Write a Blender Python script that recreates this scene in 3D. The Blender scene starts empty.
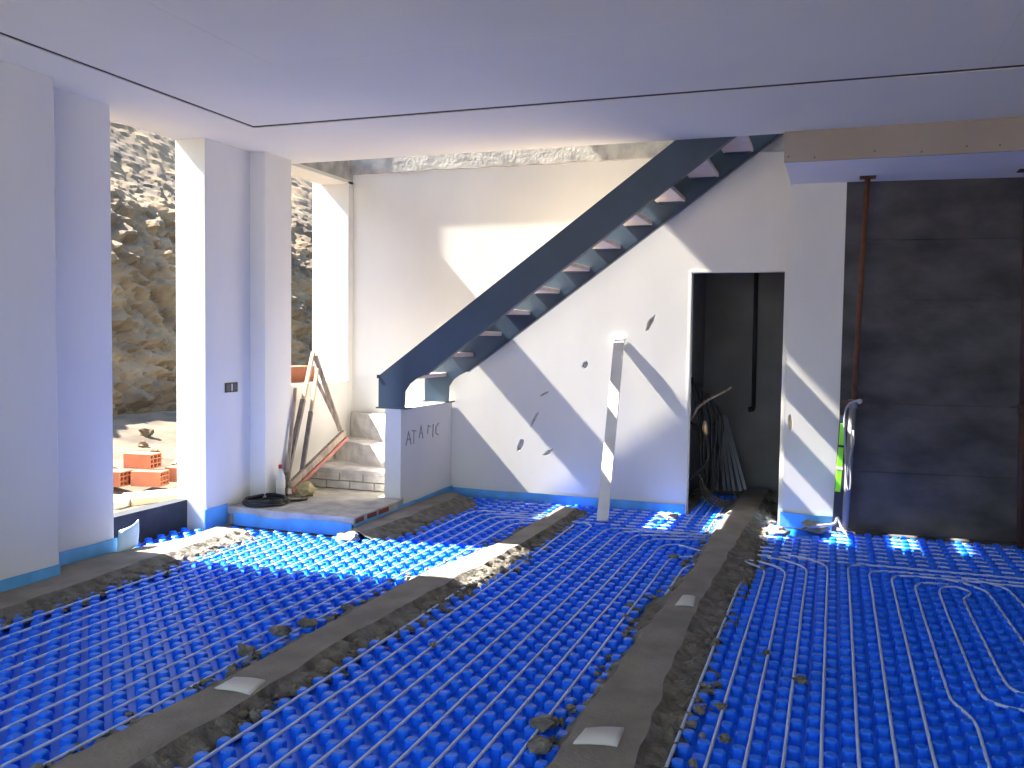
import bpy, bmesh, math, random
from mathutils import Vector, Matrix, noise
random.seed(7)
S = bpy.context.scene
COL = S.collection

# ------------------------------------------------------------------ camera
YAW, PITCH, ROLL = math.radians(-19.814), math.radians(-2.941), math.radians(-0.791)
fw = Vector((math.sin(YAW)*math.cos(PITCH), math.cos(YAW)*math.cos(PITCH), math.sin(PITCH)))
r0 = Vector((math.cos(YAW), -math.sin(YAW), 0)); d0 = fw.cross(r0)
rt = math.cos(ROLL)*r0 + math.sin(ROLL)*d0
dn = -math.sin(ROLL)*r0 + math.cos(ROLL)*d0
cd = bpy.data.cameras.new('camera'); cam = bpy.data.objects.new('camera', cd); COL.objects.link(cam)
cd.sensor_width = 36.0; cd.lens = 894.44/1024*36.0; cd.clip_start = 0.05; cd.clip_end = 300
m = Matrix.Identity(4)
for i in range(3):
    m[i][0] = rt[i]; m[i][1] = -dn[i]; m[i][2] = -fw[i]
m[2][3] = 1.55
cam.matrix_world = m
S.camera = cam

# ------------------------------------------------------------------ light
W = bpy.data.worlds.new('sky'); S.world = W; W.use_nodes = True
wn = W.node_tree; wn.nodes.clear()
sky = wn.nodes.new('ShaderNodeTexSky'); sky.sky_type = 'NISHITA'; sky.sun_disc = False
sky.sun_elevation = math.radians(46); sky.sun_rotation = math.radians(-95); sky.air_density = 1.0; sky.dust_density = 0.6
bg = wn.nodes.new('ShaderNodeBackground'); bg.inputs['Strength'].default_value = 0.62
wo = wn.nodes.new('ShaderNodeOutputWorld')
wn.links.new(sky.outputs[0], bg.inputs[0]); wn.links.new(bg.outputs[0], wo.inputs[0])
sl = bpy.data.lights.new('sun', 'SUN'); sun = bpy.data.objects.new('sun', sl); COL.objects.link(sun)
sl.energy = 34.0; sl.angle = math.radians(0.6); sl.color = (1.0, 0.93, 0.82)
sun.rotation_euler = Vector((1.0, 0.085, -1.05)).to_track_quat('-Z', 'Y').to_euler()
sun.location = (-12, -2, 14)
S.view_settings.view_transform = 'Standard'; S.view_settings.look = 'None'
S.view_settings.exposure = 0.25; S.view_settings.gamma = 1.0; S.view_settings.use_curve_mapping = False
try:
    S.cycles.max_bounces = 10; S.cycles.diffuse_bounces = 7; S.cycles.use_denoising = True
    S.cycles.sample_clamp_indirect = 12.0
except Exception:
    pass

# ------------------------------------------------------------------ materials
MATS = {}
def mat(name, col, rough=0.8, var=0.0, scale=4.0, col2=None, bump=0.0, bscale=30.0, metal=0.0, stretch=None, spec=None, detail=5.0, contrast=(0.35, 0.65), sub=0.0):
    if name in MATS: return MATS[name]
    M = bpy.data.materials.new(name); M.use_nodes = True
    nt = M.node_tree; B = nt.nodes['Principled BSDF']
    B.inputs['Roughness'].default_value = rough; B.inputs['Metallic'].default_value = metal
    if spec is not None: B.inputs['Specular IOR Level'].default_value = spec
    if sub: B.inputs['Transmission Weight'].default_value = sub
    c = (*col, 1); B.inputs['Base Color'].default_value = c
    tc = nt.nodes.new('ShaderNodeTexCoord'); mp = nt.nodes.new('ShaderNodeMapping')
    gm = nt.nodes.new('ShaderNodeNewGeometry')
    nt.links.new(gm.outputs['Position'], mp.inputs[0])
    if stretch: mp.inputs['Scale'].default_value = stretch
    if var or col2:
        n = nt.nodes.new('ShaderNodeTexNoise'); n.inputs['Scale'].default_value = scale; n.inputs['Detail'].default_value = detail
        nt.links.new(mp.outputs[0], n.inputs[0])
        rp = nt.nodes.new('ShaderNodeValToRGB')
        rp.color_ramp.elements[0].position = contrast[0]; rp.color_ramp.elements[1].position = contrast[1]
        if col2 is None: col2 = tuple(x*(1-var) for x in col)
        rp.color_ramp.elements[0].color = (*col2, 1); rp.color_ramp.elements[1].color = c
        nt.links.new(n.outputs['Fac'], rp.inputs[0]); nt.links.new(rp.outputs[0], B.inputs['Base Color'])
    if bump:
        n2 = nt.nodes.new('ShaderNodeTexNoise'); n2.inputs['Scale'].default_value = bscale; n2.inputs['Detail'].default_value = 6
        nt.links.new(mp.outputs[0], n2.inputs[0])
        bp = nt.nodes.new('ShaderNodeBump'); bp.inputs['Strength'].default_value = bump; bp.inputs['Distance'].default_value = 0.01
        nt.links.new(n2.outputs['Fac'], bp.inputs['Height']); nt.links.new(bp.outputs[0], B.inputs['Normal'])
    MATS[name] = M; return M

PLASTER = mat('plaster', (0.725, 0.715, 0.67), 0.9, 0.09, 1.6, bump=0.05, bscale=5, stretch=(1, 1, 0.5), contrast=(0.3, 0.6))
CEIL = mat('ceiling_board', (0.725, 0.70, 0.575), 0.92, 0.06, 0.9, bump=0.1, bscale=25)
CEILSHADE = mat('ceiling_gap_shade', (0.045, 0.038, 0.034), 0.95)
RAW = mat('raw_concrete', (0.50, 0.48, 0.43), 0.95, col2=(0.30, 0.29, 0.27), scale=7, bump=0.5, bscale=25)
DARKC = mat('dark_concrete', (0.105, 0.102, 0.105), 0.85, col2=(0.042, 0.041, 0.044), scale=2.6, bump=0.35, bscale=14, stretch=(1.2, 1, 2.2), contrast=(0.3, 0.7))
TAN = mat('tan_board', (0.37, 0.32, 0.28), 0.9, 0.08, 2.0)
SCREED = mat('screed_mortar', (0.25, 0.23, 0.205), 0.95, col2=(0.18, 0.165, 0.145), scale=5, bump=0.6, bscale=45)
CRUMB = mat('crumbly_mortar', (0.20, 0.185, 0.16), 1.0, col2=(0.11, 0.10, 0.085), scale=14, bump=1.0, bscale=60)
BLUE = mat('blue_panel', (0.008, 0.165, 0.95), 0.40, 0.12, 1.3, spec=0.4)
PIPE = mat('white_pipe', (0.46, 0.58, 0.84), 0.4)
FOAM = mat('blue_edge_foam', (0.13, 0.45, 0.84), 0.6, 0.25, 6, bump=0.2, bscale=12)
FOAML = mat('pale_foam', (0.55, 0.74, 0.84), 0.6)
STEEL = mat('primed_steel', (0.030, 0.062, 0.105), 0.45, 0.25, 3.0, bump=0.05, bscale=40)
TREAD = mat('tread_concrete', (0.62, 0.53, 0.46), 0.9, 0.12, 9, bump=0.3, bscale=40)
CONC = mat('platform_concrete', (0.50, 0.47, 0.41), 0.95, col2=(0.30, 0.28, 0.25), scale=6, bump=0.5, bscale=30)
BRICKW = mat('dusty_brick', (0.60, 0.57, 0.54), 0.95, col2=(0.42, 0.39, 0.37), scale=10, bump=0.4, bscale=40)
JOINT = mat('mortar_joint', (0.30, 0.28, 0.26), 1.0, 0.2, 20)
TERRA = mat('terracotta', (0.36, 0.125, 0.065), 0.9, 0.15, 8)
TERRAD = mat('terracotta_hole_shade', (0.22, 0.05, 0.025), 1.0)
WOOD = mat('weathered_wood', (0.42, 0.34, 0.27), 0.85, col2=(0.20, 0.16, 0.13), scale=6, stretch=(6, 6, 1), bump=0.3, bscale=20)
WOODL = mat('pale_wood', (0.50, 0.41, 0.29), 0.85, 0.2, 5, stretch=(1, 1, 6))
WOODD = mat('dark_wood', (0.22, 0.19, 0.17), 0.85, 0.4, 6, stretch=(6, 6, 1))
RUST = mat('rusty_tube', (0.15, 0.057, 0.025), 0.8, 0.4, 12, bump=0.2)
RUSTD = mat('dark_rust_tube', (0.07, 0.035, 0.03), 0.8, 0.3, 12)
GALV = mat('galvanised_steel', (0.42, 0.47, 0.50), 0.35, 0.2, 6, metal=0.85)
ALU = mat('pale_aluminium', (0.70, 0.70, 0.68), 0.5, 0.15, 6, spec=0.4)
ROPE = mat('pale_rope', (0.40, 0.40, 0.43), 0.9, 0.2, 60)
BLACK = mat('black_rubber', (0.018, 0.018, 0.02), 0.55)
BLKMEM = mat('black_membrane', (0.03, 0.035, 0.045), 0.7, 0.4, 9, bump=0.5, bscale=10)
LIME = mat('lime_green', (0.26, 0.85, 0.03), 0.4)
ROCK = mat('rock', (0.20, 0.135, 0.072), 0.95, col2=(0.062, 0.043, 0.026), scale=0.9, bump=1.0, bscale=4, detail=9, stretch=(1, 1, 1.3))
SAND = mat('sandy_ground', (0.125, 0.092, 0.056), 1.0, col2=(0.055, 0.040, 0.026), scale=2.2, bump=0.8, bscale=12, detail=9)
PAD = mat('grey_pad', (0.56, 0.56, 0.55), 0.7, 0.08, 6)
YELLOW = mat('yellow_plastic', (0.42, 0.35, 0.18), 0.6, 0.2, 8)
CLEAR = mat('cloudy_bottle', (0.62, 0.62, 0.62), 0.3)
RED = mat('red_cap', (0.45, 0.05, 0.04), 0.5)
INK = mat('dark_marks', (0.09, 0.085, 0.09), 0.9)
SCRIB = mat('faded_scribble', (0.33, 0.33, 0.34), 0.9, 0.4, 25)
HOLE = mat('broken_plaster', (0.50, 0.48, 0.46), 1.0, 0.4, 30, bump=0.6, bscale=60)
OCHRE = mat('exposed_filler', (0.60, 0.50, 0.34), 1.0, 0.3, 30)
REDP = mat('red_brick_edge', (0.20, 0.05, 0.045), 0.9)

# ------------------------------------------------------------------ mesh helpers
class MB:
    def __init__(s): s.v = []; s.f = []
    def add(s, vs, fs):
        o = len(s.v); s.v += [tuple(v) for v in vs]; s.f += [tuple(i+o for i in f) for f in fs]; return s
    def box(s, x0, x1, y0, y1, z0, z1):
        return s.add([(x0,y0,z0),(x1,y0,z0),(x1,y1,z0),(x0,y1,z0),(x0,y0,z1),(x1,y0,z1),(x1,y1,z1),(x0,y1,z1)],
                     [(0,3,2,1),(4,5,6,7),(0,1,5,4),(1,2,6,5),(2,3,7,6),(3,0,4,7)])
    def obox(s, a, b, w, h, up=(0, 0, 1)):           # a beam from a to b, section w x h
        a = Vector(a); b = Vector(b); d = (b-a).normalized(); u = Vector(up); x = d.cross(u).normalized(); u = x.cross(d).normalized()
        c = []
        for p in (a, b):
            for sx, su in ((-1,-1),(1,-1),(1,1),(-1,1)): c.append(p + x*sx*w/2 + u*su*h/2)
        return s.add(c, [(0,1,2,3),(7,6,5,4),(0,4,5,1),(1,5,6,2),(2,6,7,3),(3,7,4,0)])
    def tube(s, pts, r, n=8, cap=True):
        P = [Vector(p) for p in pts]; rs = r if isinstance(r, (list, tuple)) else [r]*len(P)
        rings = []; ref = None
        for i, p in enumerate(P):
            t = (P[min(i+1, len(P)-1)] - P[max(i-1, 0)]).normalized()
            if ref is None:
                ref = Vector((0,0,1)) if abs(t.z) < 0.9 else Vector((1,0,0))
            x = t.cross(ref)
            if x.length < 1e-4: x = t.cross(Vector((0,1,0)))
            x.normalize(); y = x.cross(t).normalized(); ref = y
            rings.append([p + (x*math.cos(2*math.pi*k/n) + y*math.sin(2*math.pi*k/n))*rs[i] for k in range(n)])
        vs = [v for q in rings for v in q]; fs = []
        for i in range(len(P)-1):
            for k in range(n):
                fs.append((i*n+k, i*n+(k+1)%n, (i+1)*n+(k+1)%n, (i+1)*n+k))
        if cap:
            fs.append(tuple(range(n))[::-1]); fs.append(tuple(range((len(P)-1)*n, len(P)*n)))
        return s.add(vs, fs)
    def prism_y(s, poly, y0, y1):                     # polygon in XZ extruded along Y
        n = len(poly)
        vs = [(x, y0, z) for x, z in poly] + [(x, y1, z) for x, z in poly]
        fs = [tuple(range(n)), tuple(range(2*n-1, n-1, -1))] + [(i, i+n, (i+1) % n + n, (i+1) % n) for i in range(n)]
        return s.add(vs, fs)
    def prism_z(s, poly, z0, z1):
        n = len(poly)
        vs = [(x, y, z0) for x, y in poly] + [(x, y, z1) for x, y in poly]
        fs = [tuple(range(n))[::-1], tuple(range(n, 2*n))] + [(i, (i+1) % n, (i+1) % n + n, i+n) for i in range(n)]
        return s.add(vs, fs)
    def mesh(s, name, material, smooth=False):
        me = bpy.data.meshes.new(name); me.from_pydata(s.v, [], s.f)
        bm = bmesh.new(); bm.from_mesh(me); bmesh.ops.recalc_face_normals(bm, faces=bm.faces); bm.to_mesh(me); bm.free()
        if material: me.materials.append(material)
        if smooth: me.shade_smooth()
        return me
    def build(s, name, material, parent=None, smooth=False, bevel=0.0):
        return link(name, s.mesh(name, material, smooth), parent, bevel)

def link(name, me, parent=None, bevel=0.0):
    o = bpy.data.objects.new(name, me); COL.objects.link(o)
    if parent is not None: o.parent = parent
    if bevel:
        b = o.modifiers.new('bevel', 'BEVEL'); b.width = bevel; b.segments = 2; b.limit_method = 'ANGLE'
    return o
def struct(o): o['kind'] = 'structure'; return o
def tag(o, label, cat, group=None):
    o['label'] = label; o['category'] = cat
    if group: o['group'] = group
    return o
def thing(name, label, cat, loc=(0, 0, 0), group=None):
    o = bpy.data.objects.new(name, None); COL.objects.link(o); o.empty_display_size = 0.1; o.location = loc
    return tag(o, label, cat, group)
def put(mb, name, material, root, smooth=False, bevel=0.0):       # a part given in world coordinates under a root that only has a location
    L = root.location
    mb.v = [(v[0]-L.x, v[1]-L.y, v[2]-L.z) for v in mb.v]
    return mb.build(name, material, root, smooth, bevel)
def fil(pts, r=0.06, n=6):                                       # polyline with rounded corners
    P = [Vector(p) for p in pts]; out = [P[0]]
    for i in range(1, len(P)-1):
        a, b, c = P[i-1], P[i], P[i+1]
        ra = min(r, (a-b).length*0.49); rc = min(r, (c-b).length*0.49)
        p = b + (a-b).normalized()*ra; q = b + (c-b).normalized()*rc
        for k in range(n+1):
            t = k/n; out.append(p*(1-t)**2 + b*2*t*(1-t) + q*t*t)
    out.append(P[-1]); return out
def blob(mb, c, r, flat=0.6, seed=0, sub=2, rough=0.35):
    bm = bmesh.new(); bmesh.ops.create_icosphere(bm, subdivisions=sub, radius=1)
    off = Vector((seed*3.1, seed*1.7, seed*0.9)); vs = []
    for v in bm.verts:
        k = 1 + rough*noise.noise(v.co*1.6+off) + 0.5*rough*noise.noise(v.co*4+off)
        p = v.co*k; vs.append((c[0]+p.x*r, c[1]+p.y*r*0.9, c[2]+p.z*r*flat))
    mb.add(vs, [tuple(v.index for v in f.verts) for f in bm.faces]); bm.free(); return mb

# ------------------------------------------------------------------ key dimensions
ZC = 3.067                     # ceiling
YW = 8.0                       # back wall
XI, XO = -4.61, -4.93          # left wall inside and outside
YF = -2.2                      # open front side behind the viewer
XR = 3.2                       # right wall

# ------------------------------------------------------------------ the shell
b = MB(); b.box(XO-0.02, XR+0.2, YF, 9.8, -0.14, -0.018)
struct(b.build('floor', CONC))

b = MB()
b.box(XO, -4.45, YF, 4.18, -0.1, 3.10)                    # thick part nearest the viewer
b.box(XO+0.14, XI, 4.18, 4.79, -0.1, 3.10)                # second part, set back
b.box(XO, XO+0.14, 4.18, 4.72, -0.1, 3.10)
b.box(XO, XI-0.035, 5.79, 6.36, -0.1, 3.10)                # pier between the openings
b.box(XO+0.1, -4.50, 6.36, 6.75, -0.1, 3.10); b.box(XO, XO+0.1, 6.36, 6.79, -0.1, 3.10)  # hidden outer layer drawn out to block a sliver of sun
b.box(XO, XI, 6.75, 7.915, -0.1, 1.10)                     # sill wall by the steps
b.box(-5.03, XI, 7.915, YW+0.12, -0.1, 3.10)
wall_l = struct(b.build('wall_left', PLASTER, bevel=0.006))
b = MB(); b.box(XO-0.02, XO+0.10, 4.79, 5.79, -0.1, 0.225)
struct(b.build('trim_1', BLKMEM))
b = MB(); b.box(XO-0.06, XO+0.12, 6.76, 7.62, 1.10, 1.25)
struct(b.build('trim_2', TERRA))

b = MB()
b.box(XI-0.32, -1.21, YW, YW+0.12, -0.1, 3.17)
wall_b = struct(b.build('wall_back', PLASTER))
b = MB()
b.box(-1.21, -0.42, YW, YW+0.12, 2.15, 3.17)
b.box(-0.42, 0.05, YW, YW+0.12, -0.1, 3.17)
struct(b.build('wall_back', PLASTER))
b = MB(); b.box(-0.375, 0.05, 7.80, YW, -0.1, 2.85)
struct(b.build('wall_back_pillar', PLASTER))
# raw concrete band above the plaster, its lower edge uneven
b = MB(); n = 90; vs = []; fs = []
for i in range(n+1):
    x = -4.95 + 4.6*i/n
    zz = 3.165 + 0.012*noise.noise(Vector((x*5, 0, 0))) + 0.006*noise.noise(Vector((x*19, 3, 0)))
    vs += [(x, YW-0.045, zz), (x, YW-0.045, 3.40), (x, YW+0.02, 3.40), (x, YW+0.02, zz)]
for i in range(n):
    a = 4*i; fs += [(a, a+4, a+5, a+1), (a+1, a+5, a+6, a+2), (a+3, a, a+4, a+7)]
b.add(vs, fs)
struct(b.build('wall_back_band', RAW))
# door reveal edges (corner beads)
b = MB(); b.box(-1.222, -1.208, YW-0.006, YW+0.02, -0.02, 2.152); b.box(-0.422, -0.40, YW-0.006, YW+0.02, -0.02, 2.152); b.box(-1.222, -0.40, YW-0.006, YW+0.02, 2.148, 2.165)
struct(b.build('trim_3', PLASTER))

# room behind the doorway
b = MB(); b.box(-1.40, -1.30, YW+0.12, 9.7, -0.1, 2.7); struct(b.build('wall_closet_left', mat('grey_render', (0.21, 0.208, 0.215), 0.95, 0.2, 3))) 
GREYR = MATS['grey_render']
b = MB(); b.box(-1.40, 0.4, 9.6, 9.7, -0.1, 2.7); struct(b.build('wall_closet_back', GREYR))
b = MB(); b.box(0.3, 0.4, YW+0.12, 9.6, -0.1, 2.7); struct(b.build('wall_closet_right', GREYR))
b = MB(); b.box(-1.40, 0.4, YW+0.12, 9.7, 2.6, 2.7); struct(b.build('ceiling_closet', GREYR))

# dark cast concrete wall on the right, poured in lifts
def skew(x0, x1, y0, y1, z0, z1):
    k = 0.095; q = MB(); q.box(x0, x1, y0, y1, z0, z1); q.v = [(x, y+k*(x-0.05), z) for x, y, z in q.v]; return q
cw = struct(skew(0.05, XR+0.1, 7.835, 8.1, -0.1, 2.95).build('wall_right_concrete', DARKC))
zs = [-0.02, 0.50, 1.06, 1.50, 1.90, 2.38, 2.87]
for i in range(6):
    skew(0.052, XR, 7.81 + random.uniform(-0.003, 0.003), 7.84, zs[i]+0.0015, zs[i+1]-0.0015).build('concrete_lift', DARKC, cw)
struct(skew(0.06, XR, 7.705, 7.81, -0.1, -0.002).build('trim_4', DARKC))
struct(MB().box(XR, XR+0.2, YF, 8.0, -0.1, 3.10).build('wall_right', PLASTER))

struct(MB().box(0.6, XR+0.2, YF-0.2, YF, -0.1, 3.36).build('front_light_blocker', PLASTER))  # unseen, added behind the viewer to cut light on the right side
# ceiling: plasterboards, a perimeter band, and a dark shade strip filling the joint between them
ceil = struct(MB().box(XO, XR+0.2, YF, 6.88, 3.16, 3.36).build('ceiling', RAW))
struct(MB().box(XO, XI, 6.88, YW, 3.10, 3.36).build('ceiling_edge_left', RAW))
struct(MB().box(-0.39, XR+0.2, 6.88, 7.95, 3.10, 3.36).build('ceiling_edge_right', RAW))
b = MB(); b.box(XO, -4.075, YF, 6.88, ZC, 3.16); b.box(XO, XI, 6.88, YW, ZC, 3.10)
struct(b.build('ceiling_band_left', CEIL))
struct(MB().box(-4.075, XR, 5.624, 6.88, ZC, 3.16).build('ceiling_band_back', CEIL))
xs0 = [-4.036, -3.02, -0.52, 1.98, XR]
xs1 = [-4.036, 0.75, XR]
y1 = 5.568; row = 0
while y1 > YF+0.05:
    y0 = max(y1-1.2, YF); xs = xs0 if row % 2 else xs1
    for i in range(len(xs)-1):
        MB().box(xs[i]+0.0006, xs[i+1]-0.0006, y0+0.0006, y1-0.0006, ZC+random.uniform(-0.0006, 0.0006), 3.155).build('ceiling_board', CEIL, ceil)
    y1 = y0; row += 1
b = MB(); b.box(-4.078, -4.034, YF, 5.625, 3.0715, 3.158); b.box(-4.078, XR, 5.566, 5.625, 3.0715, 3.158)
b.build('joint_shade_strip', CEILSHADE, ceil)  # nearly flush filler, the shade of the slot put into its dark colour
# beam along the concrete wall with a bare board face
beam = struct(MB().box(-0.385, XR, 6.85, 8.3, 2.85, 3.10).build('ceiling_beam', PLASTER, bevel=0.004))
MB().box(-0.39, XR, 6.832, 6.852, 2.848, ZC).build('beam_board', TAN, beam)
for x in (-0.36, -0.18, 0.22, 0.52, 0.80, 1.0):
    MB().tube([(x, 6.833, 2.885+0.012*math.sin(x*9)), (x, 6.828, 2.885+0.012*math.sin(x*9))], 0.006, 6).build('screw', INK, beam)

# storey above the stairwell: wall with a window that lets the sun down the stairs
b = MB()
b.box(XO, XI, YF, 6.6, 3.36, 6.6); b.box(XO, XI, 7.915, YW+0.12, 3.36, 6.22); b.box(XO, XI, 6.6, YW+0.12, 6.22, 6.6)
struct(b.build('wall_upper_left', PLASTER))
struct(MB().box(XO, XR+0.2, YW-0.0, YW+0.12, 3.40, 6.6).build('wall_upper_back', PLASTER))
struct(MB().box(XO-0.3, XR+0.4, YF, YW+0.4, 6.6, 6.8).build('ceiling_upper', RAW))
struct(MB().box(XR, XR+0.2, YF, YW, 3.36, 6.6).build('wall_upper_right', PLASTER))

# ------------------------------------------------------------------ plaster details
def carve(wall, holes, y, material):                  # broken spots: real recesses cut into the plaster
    cuts = []
    for i, (cx, cz, w, h, tilt) in enumerate(holes):
        rnd = random.Random(i+11); N = 13; pts = []
        for k in range(N):
            a = 2*math.pi*k/N; r = rnd.uniform(0.72, 1.15); x = math.cos(a)*w*r; z = math.sin(a)*h*r
            pts.append((cx + x*math.cos(tilt)-z*math.sin(tilt), cz + x*math.sin(tilt)+z*math.cos(tilt)))
        q = lambda f: [(cx+(p[0]-cx)*f, cz+(p[1]-cz)*f) for p in pts]
        vs = [(x, y-0.012, z) for x, z in q(1.18)] + [(x, y+0.015, z) for x, z in q(0.82)]
        fs = [tuple(range(N)), tuple(range(2*N-1, N-1, -1))] + [(k, k+N, (k+1) % N+N, (k+1) % N) for k in range(N)]
        c = MB().add(vs, fs).build('cutter', None); cuts.append(c)
        md = wall.modifiers.new('cut', 'BOOLEAN'); md.operation = 'DIFFERENCE'; md.solver = 'EXACT'; md.object = c
        MB().add([(x, y+0.0146, z) for x, z in q(0.86)] + [(x, y+0.020, z) for x, z in q(0.86)], fs).build('plaster_hole', material, wall)
    dg = bpy.context.evaluated_depsgraph_get(); dg.update()
    me = bpy.data.meshes.new_from_object(wall.evaluated_get(dg))
    wall.modifiers.clear(); old = wall.data; wall.data = me; bpy.data.meshes.remove(old)
    if not me.materials: me.materials.append(PLASTER)
    for c in cuts: bpy.data.objects.remove(c)
carve(wall_b, [(-2.79, 0.53, 0.030, 0.070, -0.30), (-2.65, 0.79, 0.014, 0.095, -0.45), (-2.17, 1.31, 0.032, 0.042, -0.3), (-1.57, 1.70, 0.024, 0.085, -0.45), (-2.51, 0.48, 0.018, 0.062, -0.95), (-2.56, 1.03, 0.010, 0.055, -1.1)], YW, HOLE)
carve(bpy.data.objects['wall_back_pillar'], [(-0.335, 0.87, 0.020, 0.080, 0.1)], 7.80, OCHRE)

# ------------------------------------------------------------------ floor heating panels
PX, PITCHN = -1.822, 0.065
def nub_mesh(name):
    n = 12; vs = []; fs = []
    ang = [0.0, 0.55, 1.02, 1.5708, 2.12, 2.59, 3.1416, 3.69, 4.16, 4.7124, 5.26, 5.73]
    for r, z in ((0.0290, -0.014), (0.0264, 0.014), (0.0248, 0.0255), (0.0190, 0.0310)):
        for a in ang:
            k = (abs(math.cos(a))**3.2 + abs(math.sin(a))**3.2)**(-1/3.2); vs.append((r*k*math.cos(a), r*k*math.sin(a), z))
    for j in range(3):
        for k in range(n): fs.append((j*n+k, j*n+(k+1) % n, (j+1)*n+(k+1) % n, (j+1)*n+k))
    fs.append(tuple(range(3*n, 4*n)))
    return vs, fs
NV, NF = nub_mesh('nub')
nub_me = MB().add(NV, NF).mesh('nub', BLUE)

def interp(tab, y, k):
    if y <= tab[0][0]: return tab[0][k]
    for i in range(len(tab)-1):
        if y <= tab[i+1][0]:
            t = (y-tab[i][0])/(tab[i+1][0]-tab[i][0]); return tab[i][k]*(1-t)+tab[i+1][k]*t
    return tab[-1][k]
# y, outer left, top left, top right, outer right
STRIP1 = [(0.4, -2.60, -2.50, -2.24, -2.12), (2.3, -2.59, -2.48, -2.23, -2.12), (3.1, -2.54, -2.43, -2.21, -2.13), (3.7, -2.53, -2.42, -2.23, -2.10), (5.0, -2.50, -2.40, -2.17, -2.00), (5.9, -2.34, -2.26, -2.10, -1.97), (6.9, -2.30, -2.23, -2.08, -1.97), (7.62, -2.31, -2.25, -2.10, -2.00)]
STRIP2 = [(0.4, -0.98, -0.90, -0.60, -0.47), (2.9, -0.96, -0.89, -0.61, -0.48), (3.2, -0.98, -0.89, -0.62, -0.49), (3.5, -0.95, -0.90, -0.64, -0.49), (4.4, -0.93, -0.87, -0.67, -0.49), (4.85, -1.00, -0.86, -0.68, -0.50), (5.15, -1.00, -0.85, -0.68, -0.49), (5.4, -0.92, -0.84, -0.67, -0.47), (6.1, -0.90, -0.82, -0.66, -0.43), (7.0, -0.90, -0.84, -0.64, -0.43), (8.2, -0.90, -0.82, -0.60, -0.47), (9.4, -0.88, -0.80, -0.58, -0.50)]
def in_tab(tab, x, y, m=0.0): return tab[0][0] <= y <= tab[-1][0] and interp(tab, y, 1)+m < x < interp(tab, y, 4)-m
def left_edge(y): return -4.06 + 0.05*noise.noise(Vector((y*1.3, 4, 0)))
def corner_right(y): return interp([(5.85, -3.30, 0), (6.1, -3.08, 0), (6.7, -3.10, 0), (7.4, -3.0, 0), (7.9, -3.25, 0)], y, 1)
SHEET_X = dict(left=(-4.78, -2.33), middle=(-2.28, -0.80), right=(-0.75, XR-0.02))
def allowed(field, x, y):
    if field == 'left':
        if x < left_edge(y) - 0.02 and y < 5.72 and not (4.86 < y < 5.7 and x < -4.38): return False
        if (y > 5.72 and x < -4.55) or (y > 5.98 and x < -3.42): return False
        if y > 5.86 and x < corner_right(y): return False
        if in_tab(STRIP1, x, y, 0.035) or x > interp(STRIP1, y, 3): return False
        return y < 7.90
    if field == 'middle':
        if x < interp(STRIP1, y, 3) and y < 7.66: return False
        if in_tab(STRIP1, x, y, 0.035) or in_tab(STRIP2, x, y, 0.035) or x > interp(STRIP2, y, 2): return False
        if y > 7.93 and not (-1.16 < x): return False
        return y < 9.0
    if in_tab(STRIP2, x, y, 0.035) or x < interp(STRIP2, y, 3): return False
    if y > 7.30 and x < 0.08: return y < 7.38 and x > -0.2
    return y < 7.66
FIELD = {}
def sheet(name, field, label, x0, poly):
    base = MB().prism_z(poly, -0.017, -0.014).build(name, BLUE)
    tag(base, label, 'floor panel')
    FIELD[field] = base
    pts = []
    j0 = int((SHEET_X[field][0]-x0)/PITCHN)-2; j1 = int((SHEET_X[field][1]-x0)/PITCHN)+2
    for j in range(j0, j1):
        x = x0 + 0.0325 + PITCHN*j
        if not (SHEET_X[field][0] <= x <= SHEET_X[field][1]): continue
        y = 0.85 + (PITCHN if j % 2 else 0.0)
        while y < 9.1:
            if allowed(field, x, y): pts.append((x, y))
            y += 2*PITCHN
    def size(p):                              # how large the nub shows: inside the view and near
        q = Vector((p[0], p[1], 0.03)) - cam.location
        zc = q.dot(fw); u = q.dot(rt)/max(zc, 0.01); v = q.dot(dn)/max(zc, 0.01)
        vis = zc > 0 and abs(u) < 0.572 and abs(v) < 0.429
        return (0 if vis else 1, q.length)
    pts.sort(key=size)
    for p in pts[:300]:
        o = bpy.data.objects.new('nub', nub_me); COL.objects.link(o); o.location = (p[0], p[1], 0.0); o.parent = base
    vs = []; fs = []
    for p in pts[300:]:
        k = len(vs); vs += [(v[0]+p[0], v[1]+p[1], v[2]) for v in NV]; fs += [tuple(i+k for i in f) for f in NF]
    me = bpy.data.meshes.new('nub_carpet'); me.from_pydata(vs, [], fs); me.materials.append(BLUE)
    o = link('nub_carpet', me, base); o['kind'] = 'stuff'
XL0 = -2.70
sheet('studded_mat', 'left', 'blue studded floor heating panel between the left wall and the first mortar strip', XL0,
      [(-4.90, 0.8), (-2.33, 0.8), (-2.33, 5.4), (-2.20, 5.8), (-2.20, 7.96), (-3.46, 7.96), (-3.46, 5.97), (-4.6, 5.97), (-4.6, 5.78), (-4.80, 5.78), (-4.80, 4.80), (-4.43, 4.78), (-4.43, 0.8)][1:] + [(-4.43, 0.8)][:0])
sheet('studded_mat', 'middle', 'blue studded floor heating panel between the two long mortar strips', PX,
      [(-2.32, 0.8), (-0.76, 0.8), (-0.70, 5.0), (-0.70, 9.3), (-1.19, 9.3), (-1.19, 7.97), (-2.19, 7.97), (-2.19, 5.8), (-2.32, 5.4)])
sheet('studded_mat', 'right', 'blue studded floor heating panel right of the second mortar strip by the dark concrete wall', PX,
      [(-0.75, 0.8), (XR-0.01, 0.8), (XR-0.01, 7.70), (0.06, 7.70), (0.06, 7.78), (-0.38, 7.78), (-0.41, 7.95), (-0.69, 7.95), (-0.69, 5.0)])

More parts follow.
